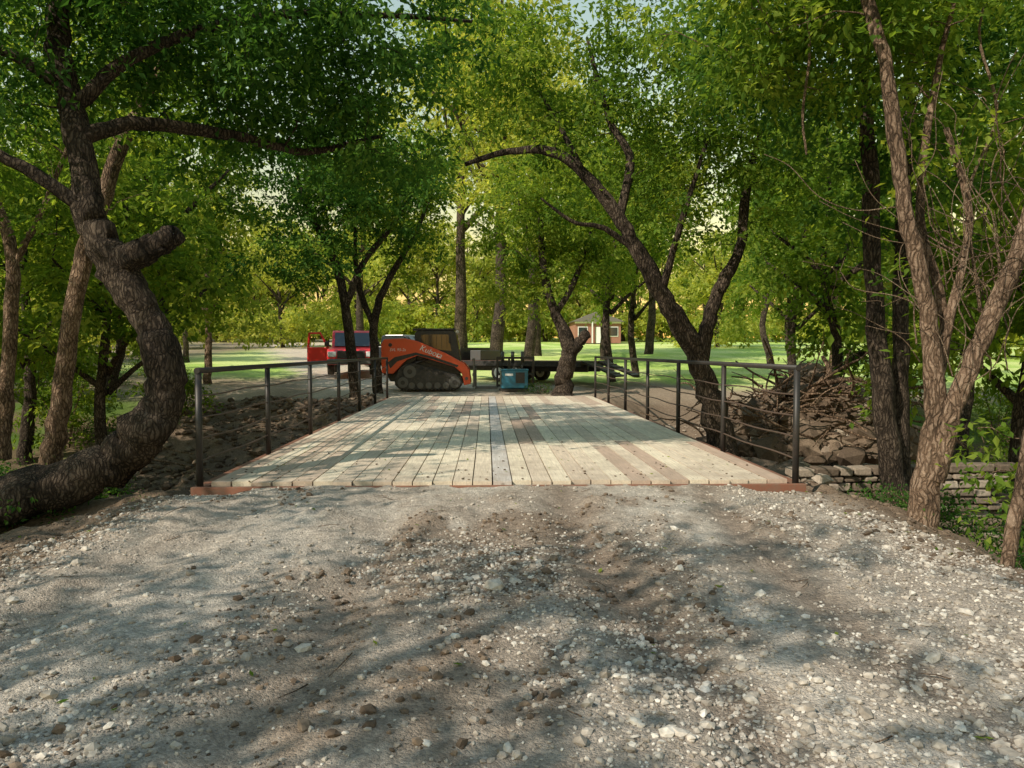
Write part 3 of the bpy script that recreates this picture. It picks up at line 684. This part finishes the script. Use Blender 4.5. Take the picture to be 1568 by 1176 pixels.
# ------------------------------------------------------------------ bridge
br = empty("bridge")
def deck():
    X0, X1, Y0, Y1 = -3.30, 3.68, 9.24, 26.9
    n = 29; w = (X1 - X0) / n; V = []; F = []; A = []; c = 0
    for i in range(n):
        a = X0 + i * w + rng.uniform(.004, .011); b = X0 + (i + 1) * w - rng.uniform(.004, .011)
        cuts = [Y0 + rng.uniform(-.03, .05)]
        y = Y0 + rng.uniform(2.5, 5)
        while y < Y1 - 1.5: cuts.append(y); y += 4.88
        cuts.append(Y1 + rng.uniform(-.05, .05))
        grey = abs((a + b) / 2 - .19) < w * .5
        for y0, y1 in zip(cuts[:-1], cuts[1:]):
            r = 0.97 if grey and rng.random() < .9 else (rng.uniform(0, .28) if rng.random() < .2 else rng.uniform(.28, .85))
            zt = rng.uniform(.0, .008); sk = rng.normal(0, .003)
            for (xx, yy, zz) in [(a, y0 + .004, -.06), (b, y0 + .004, -.06), (b + sk, y1 - .004, -.06), (a + sk, y1 - .004, -.06), (a, y0 + .004, zt), (b, y0 + .004, zt + rng.normal(0, .002)), (b + sk, y1 - .004, zt), (a + sk, y1 - .004, zt)]:
                V.append((xx, yy, zz)); A.append(r)
            F += [(c, c + 3, c + 2, c + 1), (c + 4, c + 5, c + 6, c + 7), (c, c + 1, c + 5, c + 4), (c + 1, c + 2, c + 6, c + 5), (c + 2, c + 3, c + 7, c + 6), (c + 3, c, c + 4, c + 7)]
            c += 8
    add_obj("deck_planks", make_mesh("deck_planks", np.array(V), np.array(F), [M_plank], attr=A), br, (0, 0, .03))
    for i, x in enumerate(np.linspace(-3.2, 3.6, 6)):
        box("girder_%d" % i, (x, 18.1, -.33), (.18, 17.4, .5), M_primer, br)
    for i, y in enumerate(np.linspace(10.5, 25.7, 9)):
        box("cross_beam_%d" % i, (.19, y, -.055), (7.2, .08, .04), M_rust, br)
    box("end_channel_near", (.19, 9.19, -.13), (7.38, .07, .24), M_primer, br, .006)
    box("end_channel_far", (.19, 26.97, -.14), (7.3, .06, .24), M_primer, br)
    box("edge_channel_left", (-3.43, 18.1, -.13), (.16, 17.75, .22), M_primer, br, .006)
    box("edge_channel_right", (3.80, 18.1, -.13), (.16, 17.75, .22), M_primer, br, .006)
deck()
def railing(x, h):
    e = empty("bridge_railing")
    ys = [9.27 + 2.9 * i for i in range(7)]
    for i, y in enumerate(ys):
        cyl("post_%d" % i, (x, y, -.16), (x, y, h - .02), .040, M_rail, e, 14)
    cyl("top_rail", (x, ys[0] - .045, h), (x, ys[-1] + .05, h), .036, M_rail, e, 14)
    for j, z in enumerate((.28, .54, .80, 1.07)):
        P = []; 
        for k in range(49):
            yy = ys[0] + (ys[-1] - ys[0]) * k / 48; P.append((x, yy, z + .012 * math.sin(k * .9 + j)))
        V, F = tube(np.array(P), np.full(49, .011), 6)
        add_obj("rod_%d" % j, make_mesh("rod", V, F, [M_rod], smooth=True), e)
railing(-3.43, 1.37); railing(3.79, 1.40)

def wall():
    V = []; F = []; A = []; c = 0
    z = -1.35; row = 0
    while z < -.12:
        h = rng.uniform(.09, .15); s = -.1 * (row % 2)
        while s < 3.4:
            w = rng.uniform(.2, .45); d = .3
            x0 = 4.35 + s; y = 11.0 + .125 * s + rng.uniform(-.05, .05)
            hx, hy, hz = w / 2 - .008, d / 2, h / 2 - .006
            corner = np.array([(a * hx, b * hy, e * hz) for a in (-1, 1) for b in (-1, 1) for e in (-1, 1)]) * rng.uniform(.8, 1.0, (8, 3))
            V.append(corner + [x0 + w / 2, y, z + h / 2]); F.append(np.array([(0, 1, 3, 2), (4, 6, 7, 5), (0, 4, 5, 1), (2, 3, 7, 6), (0, 2, 6, 4), (1, 5, 7, 3)]) + c); c += 8
            A += [rng.random()] * 8; s += w
        z += h; row += 1
    ob = add_obj("dry_stone_wall", make_mesh("dry_stone_wall", np.vstack(V), np.vstack(F), [M_rock], attr=A)); bevel(ob, .018, 2)
wall()

def brush():
    t = Tree()
    for i in range(170):
        p = np.array([rng.normal(7.0, 1.1), rng.normal(16.6, .7), rng.uniform(-.1, 1.0)])
        d = np.array([rng.normal(), rng.normal(0, .6), rng.normal(.1, .45)]); d /= np.linalg.norm(d)
        L = rng.uniform(.5, 1.7); r = rng.uniform(.01, .045)
        pts = [[*(p + d * L * q + rng.normal(0, .06, 3)), r * (1 - .6 * q)] for q in (0, .33, .66, 1)]
        t.limb(pts, 6, .03, 3)
    t.limb([(6.4, 16.4, .2, .09), (7.0, 16.3, .75, .08), (7.4, 16.4, 1.15, .07), (7.3, 16.5, 1.5, .04)], 9, .1)
    t.limb([(7.2, 16.3, .9, .06), (7.9, 16.3, 1.0, .05), (8.5, 16.5, .8, .03)], 8, .1)
    for i in range(50):
        p = np.array([rng.uniform(-9, -4.2), rng.uniform(12, 25), 0]); p[2] = height(p[0], p[1]) + .08
        a = rng.uniform(0, 6.28); L = rng.uniform(.8, 2.2)
        t.limb([[*(p + np.array([math.cos(a), math.sin(a), .1]) * L * q + rng.normal(0, .04, 3)), .03 * (1 - .5 * q)] for q in (0, .4, .8, 1)], 6, .03, 3)
    add_obj("brush_pile", t.mesh("brush_pile", M_bark_t, M_leaf))
brush()

def litter():
    t = Tree()
    n = 900
    x = rng.uniform(-6, 6, n); y = rng.uniform(2.2, 14, n)
    on = (y > 9.24) & (np.abs(x - .2) < 3.4); off = (y > 9.24) & ~on & (np.abs(x - .2) < 3.9)
    z = np.where(on, .045, height(x, y) + .012); k = ~off & (rng.random(n) < np.where(np.abs(x) < 3.5, .25, 1)); x, y, z = x[k], y[k], z[k]
    m = len(x); a = rng.uniform(0, 6.28, m); s = rng.uniform(.012, .032, m)
    u = np.stack([np.cos(a), np.sin(a), rng.normal(0, .2, m)], -1) * s[:, None]; w = np.stack([-np.sin(a), np.cos(a), rng.normal(0, .2, m)], -1) * s[:, None] * .5
    P = np.stack([x, y, z], -1)
    t.LV.append(np.stack([P - u, P - w, P + u, P + w], 1).reshape(-1, 3)); t.LA.append(np.repeat(rng.random(m), 4))
    for i in range(70):
        p = np.array([rng.uniform(-5, 5), rng.uniform(3, 9), 0]); p[2] = height(p[0], p[1]) + .012
        aa = rng.uniform(0, 6.28); L = rng.uniform(.06, .25)
        q = p + np.array([math.cos(aa), math.sin(aa), 0]) * L; q[2] = height(q[0], q[1]) + .015
        t.addtube(np.array([p, (p + q) / 2 + rng.normal(0, .008, 3), q]), np.array([.004, .003, .002]), 5)
    add_obj("leaf_litter", t.mesh("leaf_litter", M_bark_t, M_leaf_b))
litter()

# ------------------------------------------------------------------ compact track loader
def loader(loc, rotz):
    e = empty("compact_track_loader", loc, (0, 0, rotz))
    ox = -1.9
    def P(l): return [(a + ox, b) for a, b in l]
    outer = [(.50, .42), (.52, .18), (.66, .04), (.85, 0), (2.72, 0), (2.95, .06), (3.06, .24), (3.0, .45), (2.82, .56), (1.25, .98), (.98, .98), (.72, .84)]
    for sd, (a, b) in (("left", (-.98, -.56)), ("right", (.56, .98))):
        prism("track_" + sd, P(outer), a, b, M_rubber, e, .03)
        yo = a if a < 0 else b; sg = -1 if a < 0 else 1
        prism("track_frame_" + sd, P([(.85, .2), (2.7, .2), (2.85, .38), (1.2, .82), (.95, .7)]), yo + sg * .003, yo + sg * .02, M_black, e)
        for i, (wx, wz, r) in enumerate([(.82, .27, .2), (2.76, .28, .22), (1.08, .68, .24)]):
            cyl("idler_%s_%d" % (sd, i), (wx + ox, yo - sg * .1, wz), (wx + ox, yo + sg * .03, wz), r, M_grey, e, 22, .01)
            cyl("idler_cap_%s_%d" % (sd, i), (wx + ox, yo, wz), (wx + ox, yo + sg * .05, wz), r * .4, M_black, e, 14)
        for i in range(5):
            cyl("roller_%s_%d" % (sd, i), (1.15 + i * .32 + ox, yo, .16), (1.15 + i * .32 + ox, yo + sg * .03, .16), .12, M_grey, e, 16)
        for i in range(16):
            box("lug_%s_%d" % (sd, i), (.75 + i * .135 + ox, (a + b) / 2, -.012), (.06, .42, .024), M_rubber, e)
        y0, y1 = (sg * .70, sg * .90)
        arm = [(.02, .62), (.0, 1.72), (.12, 1.90), (.9, 1.93), (1.35, 1.83), (2.45, 1.36), (3.12, .98), (3.30, .74), (3.36, .22), (3.1, .16), (3.02, .62), (2.75, .86), (1.9, 1.12), (1.35, 1.28), (.95, 1.12), (.45, .60)]
        prism("loader_arm_" + sd, P(arm), min(y0, y1), max(y0, y1), M_orange, e, .025)
        prism("arm_stripe_" + sd, P([(.25, 1.02), (.5, 1.22), (1.3, 1.40), (2.0, 1.22), (2.9, .92), (2.85, .84), (1.95, 1.14), (1.32, 1.30), (.6, 1.06), (.35, .80)]), y1, y1 + sg * .006, M_black, e)
        cyl("arm_pivot_" + sd, (.35 + ox, y1, 1.68), (.35 + ox, y1 + sg * .03, 1.68), .07, M_black, e)
        cyl("arm_pin_" + sd, (3.2 + ox, y1, .42), (3.2 + ox, y1 + sg * .03, .42), .06, M_grey, e)
        cyl("tilt_cylinder_" + sd, (2.5 + ox, sg * .62, 1.15), (3.15 + ox, sg * .62, .5), .04, M_grey, e)
        cyl("lift_cylinder_" + sd, (.5 + ox, sg * .66, .7), (1.8 + ox, sg * .66, 1.2), .05, M_black, e)
    prism("chassis", P([(.3, .3), (.12, .6), (.12, 1.1), (2.9, 1.1), (2.95, .4), (2.7, .25)]), -.55, .55, M_black, e, .03)
    prism("engine_hood", P([(.05, .55), (.05, 1.6), (.2, 1.78), (1.3, 1.8), (1.3, 1.1), (.3, .5)]), -.66, .66, M_black, e, .04)
    for i in range(6): box("rear_grille_%d" % i, (.04 + ox, 0, .75 + i * .13), (.03, 1.0, .05), M_grey, e)
    cab = [(1.3, 1.1), (1.22, 2.12), (1.35, 2.24), (2.68, 2.24), (2.78, 2.14), (2.95, 1.2), (2.95, .7), (2.6, .7)]
    prism("cab", P(cab), -.56, .56, M_black, e, .03)
    for sg in (-1, 1):
        prism("side_window_%d" % sg, P([(1.5, 1.62), (1.45, 2.08), (2.5, 2.08), (2.62, 1.45), (2.2, 1.5)]), sg * .562, sg * .568, M_glass, e)
        for i in range(5): box("window_bar_%d_%d" % (sg, i), (1.65 + .2 * i + ox, sg * .575, 1.8), (.015, .008, .5), M_black, e)
        box("mirror_%d" % sg, (2.55 + ox, sg * .68, 1.85), (.05, .12, .2), M_black, e, .01)
    prism("roof", P([(1.15, 2.24), (1.2, 2.31), (2.75, 2.31), (2.82, 2.24)]), -.6, .6, M_black, e, .015)
    box("windscreen", (2.88 + ox, 0, 1.68), (.02, .9, .8), M_glass, e, 0, (0, -.18, 0))
    for sg in (-1, 1): box("work_light_%d" % sg, (2.82 + ox, sg * .45, 2.2), (.08, .14, .09), M_white, e, .01)
    cyl("exhaust", (.75 + ox, .35, 1.78), (.75 + ox, .35, 2.0), .045, M_grey, e)
    for zz in (.12, .55, 1.12): box("carriage_bar_%d" % int(zz * 100), (3.45 + ox, 0, zz), (.07, 1.5, .10), M_black, e, .008)
    for yy in (-.72, -.3, .3, .72): box("carriage_upright_%d" % int(yy * 100), (3.47 + ox, yy, .62), (.06, .09, 1.1), M_grey, e, .008)
    for yy in (-.45, .45):
        box("fork_shank_%d" % int(yy * 100), (3.54 + ox, yy, .4), (.05, .12, .8), M_grey, e, .008)
        box("fork_%d" % int(yy * 100), (3.95 + ox, yy, .04), (.85, .12, .05), M_grey, e, .01)
    def text(s, size, x, z, tilt):
        cu = bpy.data.curves.new("lettering", 'FONT'); cu.body = s; cu.size = size; cu.extrude = .002; cu.shear = .2
        cu.materials.append(M_white)
        ob = bpy.data.objects.new("lettering", cu); COL.objects.link(ob); ob.parent = e
        ob.location = (x + ox, -.912, z); ob.rotation_euler = (math.radians(90), math.radians(tilt), 0)
    text("Kubota", .30, 1.42, 1.50, 22)
    text("SVL 95-2s", .15, .32, 1.45, 0)
    return e
loader((-2.05, 29.9, float(height(-2, 29.9)) + .06), 0.0)

# ------------------------------------------------------------------ pickups
def pickup(loc, rotz, mat, door_open):
    e = empty("pickup_truck", loc, (0, 0, rotz))
    prof = [(-2.85, .55), (-2.85, 1.15), (-1.0, 1.18), (-.98, 1.15), (1.25, 1.15), (2.55, 1.05), (2.82, .9), (2.85, .5), (2.4, .42), (-2.4, .42)]
    prism("body", prof, -.95, .95, mat, e, .06)
    prism("cab", [(-1.0, 1.1), (-.85, 1.78), (-.6, 1.86), (.55, 1.86), (.75, 1.78), (1.35, 1.12)], -.84, .84, mat, e, .05)
    prism("windshield", [(.84, 1.74), (1.36, 1.17), (1.385, 1.19), (.865, 1.76)], -.72, .72, M_glass, e)
    for sg in (-1, 1):
        prism("side_glass_%d" % sg, [(-.8, 1.2), (-.7, 1.72), (.55, 1.74), (1.0, 1.22)], sg * .842, sg * .85, M_glass, e)
        box("pillar_%d" % sg, (.0, sg * .855, 1.46), (.07, .01, .55), mat, e)
        box("headlight_%d" % sg, (2.80, sg * .75, .85), (.1, .34, .22), M_white, e, .03)
        box("mirror_%d" % sg, (1.1, sg * 1.05, 1.28), (.1, .2, .2), M_black, e, .03)
        box("arch_front_%d" % sg, (1.8, sg * .93, .55), (1.0, .06, .5), M_black, e, .04)
        box("arch_rear_%d" % sg, (-1.8, sg * .93, .55), (1.0, .06, .5), M_black, e, .04)
        wheel("front_wheel_%d" % sg, (1.8, sg * .85, .39), .39, .26, e)
        wheel("rear_wheel_%d" % sg, (-1.8, sg * .85, .39), .39, .26, e)
    box("grille", (2.85, 0, .84), (.06, 1.1, .3), M_black, e, .02)
    box("bumper", (2.9, 0, .56), (.18, 1.86, .22), M_grey, e, .04)
    box("bed_interior", (-1.95, 0, 1.19), (1.6, 1.6, .04), M_black, e)
    if door_open:
        h = (1.05, -.97, 0)
        r = (0, 0, math.radians(62))
        prism("open_door_panel", [(-1.05, .5), (-1.05, 1.15), (0, 1.15), (0, .5)], -.04, .04, mat, e, .02, h, r)
        for nm, pp in (("a", [(-1.05, 1.15), (-.98, 1.75), (-.90, 1.75), (-.95, 1.15)]), ("b", [(-.98, 1.7), (-.95, 1.78), (-.45, 1.78), (-.45, 1.7)]), ("c", [(-.48, 1.78), (-.40, 1.78), (0, 1.15), (-.1, 1.15)])):
            prism("door_frame_" + nm, pp, -.03, .03, mat, e, .008, h, r)
        box("cab_opening", (.5, -.952, .95), (1.0, .01, .6), M_interior, e)
    return e
pk = pickup((-6.7, 39.0, float(height(-6.7, 39, False)) + .02), math.radians(-82), M_red, True); pk.scale = (1.15,) * 3
pickup((-5.2, 47, float(height(-5.2, 47, False)) + .02), math.radians(-20), M_navy, False)

# ------------------------------------------------------------------ trailer
def trailer():
    e = empty("flatbed_trailer", (2.0, 34.2, float(height(2, 34.2, False)) + .02), (0, 0, math.radians(-38)))
    box("deck", (0, 0, .88), (6.4, 2.3, .07), M_rust, e, .01)
    for sg in (-1, 1):
        box("side_rail_%d" % sg, (0, sg * 1.17, .80), (6.5, .06, .22), M_black, e, .008)
        box("main_beam_%d" % sg, (0, sg * .5, .62), (6.4, .1, .32), M_black, e, .008)
        for i, x in enumerate((-1.0, -.1)):
            wheel("wheel_%d_%d" % (sg, i), (x, sg * .98, .39), .39, .3, e, M_white)
        box("ramp_%d" % sg, (4.0, sg * .7, .62), (1.7, .7, .07), M_black, e, .01, (0, .35, 0))
        for i in range(5): box("ramp_rung_%d_%d" % (sg, i), (3.4 + .3 * i, sg * .7, .885 - .11 * i), (.04, .7, .06), M_grey, e, 0, (0, .35, 0))
    for i in range(9): box("cross_member_%d" % i, (-3 + .75 * i, 0, .76), (.08, 2.28, .14), M_black, e)
    box("headboard", (-3.2, 0, 1.2), (.06, 2.2, .6), M_black, e)
    box("neck", (-3.9, 0, 1.1), (1.5, .25, .25), M_black, e, .01, (0, .25, 0))
    box("toolbox", (-2.6, 0, 1.15), (.6, 1.5, .45), M_grey, e, .02)
trailer()
def rack():
    z0 = float(height(1.2, 30.6, False)) + .02
    e = empty("steel_rack", (1.15, 30.6, z0))
    for x in (-.72, -.25, .25, .72): box("upright_%d" % int(x * 100), (x, 0, .62), (.08, .08, 1.2), M_black, e, .008)
    for z in (.1, .55, 1.2): box("bar_%d" % int(z * 100), (0, 0, z), (1.5, .09, .09), M_black, e, .008)
    for x in (-.7, .7): box("brace_%d" % int(x * 100), (x, .3, .5), (.06, .06, 1.1), M_rust, e, 0, (.5, 0, 0))
    for x in (-.5, -.1, .3): cyl("bottle_%d" % int(x * 100), (x, .3, 1.0), (x, .3, 1.45), .07, M_grey, e)
    e2 = empty("engine_welder", (1.05, 29.2, float(height(1.0, 29.2)) + .03), (0, 0, .06))
    box("skid_a", (0, -.22, .04), (1.1, .06, .08), M_black, e2); box("skid_b", (0, .22, .04), (1.1, .06, .08), M_black, e2)
    box("case", (0, 0, .44), (1.0, .6, .68), M_teal, e2, .03)
    box("lid", (0, 0, .80), (1.04, .62, .06), M_teal, e2, .02)
    box("control_panel", (-.505, 0, .5), (.02, .5, .5), M_black, e2)
    box("grille", (.2, -.303, .5), (.34, .01, .4), M_black, e2)
    box("badge", (-.22, -.303, .62), (.3, .008, .08), M_white, e2)
    cyl("exhaust", (.3, 0, .8), (.3, 0, .98), .03, M_grey, e2)
    cyl("fuel_cap", (-.2, .1, .82), (-.2, .1, .87), .05, M_black, e2)
    prism("lift_eye", [(-.05, .82), (-.05, .92), (.05, .92), (.05, .82)], -.02, .02, M_grey, e2)
rack()

def house():
    e = empty("brick_house", (14.6, 104, float(height(14.6, 104, False))))
    box("walls", (0, 0, 1.4), (6, 7, 2.8), M_brick, e)
    prism("roof", [(-3.4, 2.8), (0, 4.2), (3.4, 2.8)], -4, 4, M_roof, e)
    box("trim", (0, -3.53, 2.7), (6.1, .05, .25), M_white, e)
    for i, x in enumerate((-2.0, 2.0)):
        box("window_frame_%d" % i, (x, -3.53, 1.5), (1.3, .06, 1.3), M_white, e); box("window_%d" % i, (x, -3.57, 1.5), (1.1, .06, 1.1), M_glass, e)
    box("door", (.2, -3.54, 1.05), (1, .06, 2.1), M_white, e)
    for x in (-.8, 1.1): box("porch_post_%d" % int(x * 10), (x, -3.9, 1.4), (.15, .15, 2.8), M_white, e)
house()

# ------------------------------------------------------------------ light & camera
sd = Vector((-0.60, -0.48, 0.62)).normalized()
w = bpy.data.worlds.new("World"); scene.world = w; w.use_nodes = True
nt = w.node_tree; bg = nt.nodes["Background"]
sky = nt.nodes.new("ShaderNodeTexSky"); sky.sky_type = 'NISHITA'; sky.sun_disc = False
sky.sun_elevation = math.asin(sd.z); sky.sun_rotation = math.atan2(sd.x, sd.y)
sky.air_density = 3.0; sky.dust_density = 0.05; sky.ozone_density = 2.0
nt.links.new(sky.outputs[0], bg.inputs[0]); bg.inputs[1].default_value = 0.15
L = bpy.data.lights.new("sun", 'SUN'); L.energy = 5; L.angle = math.radians(.53); L.color = (1, .90, .74)
lo = bpy.data.objects.new("sun", L); COL.objects.link(lo); lo.rotation_euler = (-sd).to_track_quat('-Z', 'Y').to_euler(); lo.location = (-20, -5, 20)
cam = bpy.data.cameras.new("camera"); co = bpy.data.objects.new("camera", cam); COL.objects.link(co)
co.location = (0, 0, 1.6); co.rotation_euler = (math.radians(90 - 2.43), 0, math.radians(-1.9))
cam.sensor_width = 36; cam.lens = 27.05; cam.clip_end = 2000; cam.clip_start = 0.05
scene.camera = co
scene.view_settings.view_transform = 'Standard'; scene.view_settings.look = 'None'; scene.view_settings.exposure = 0
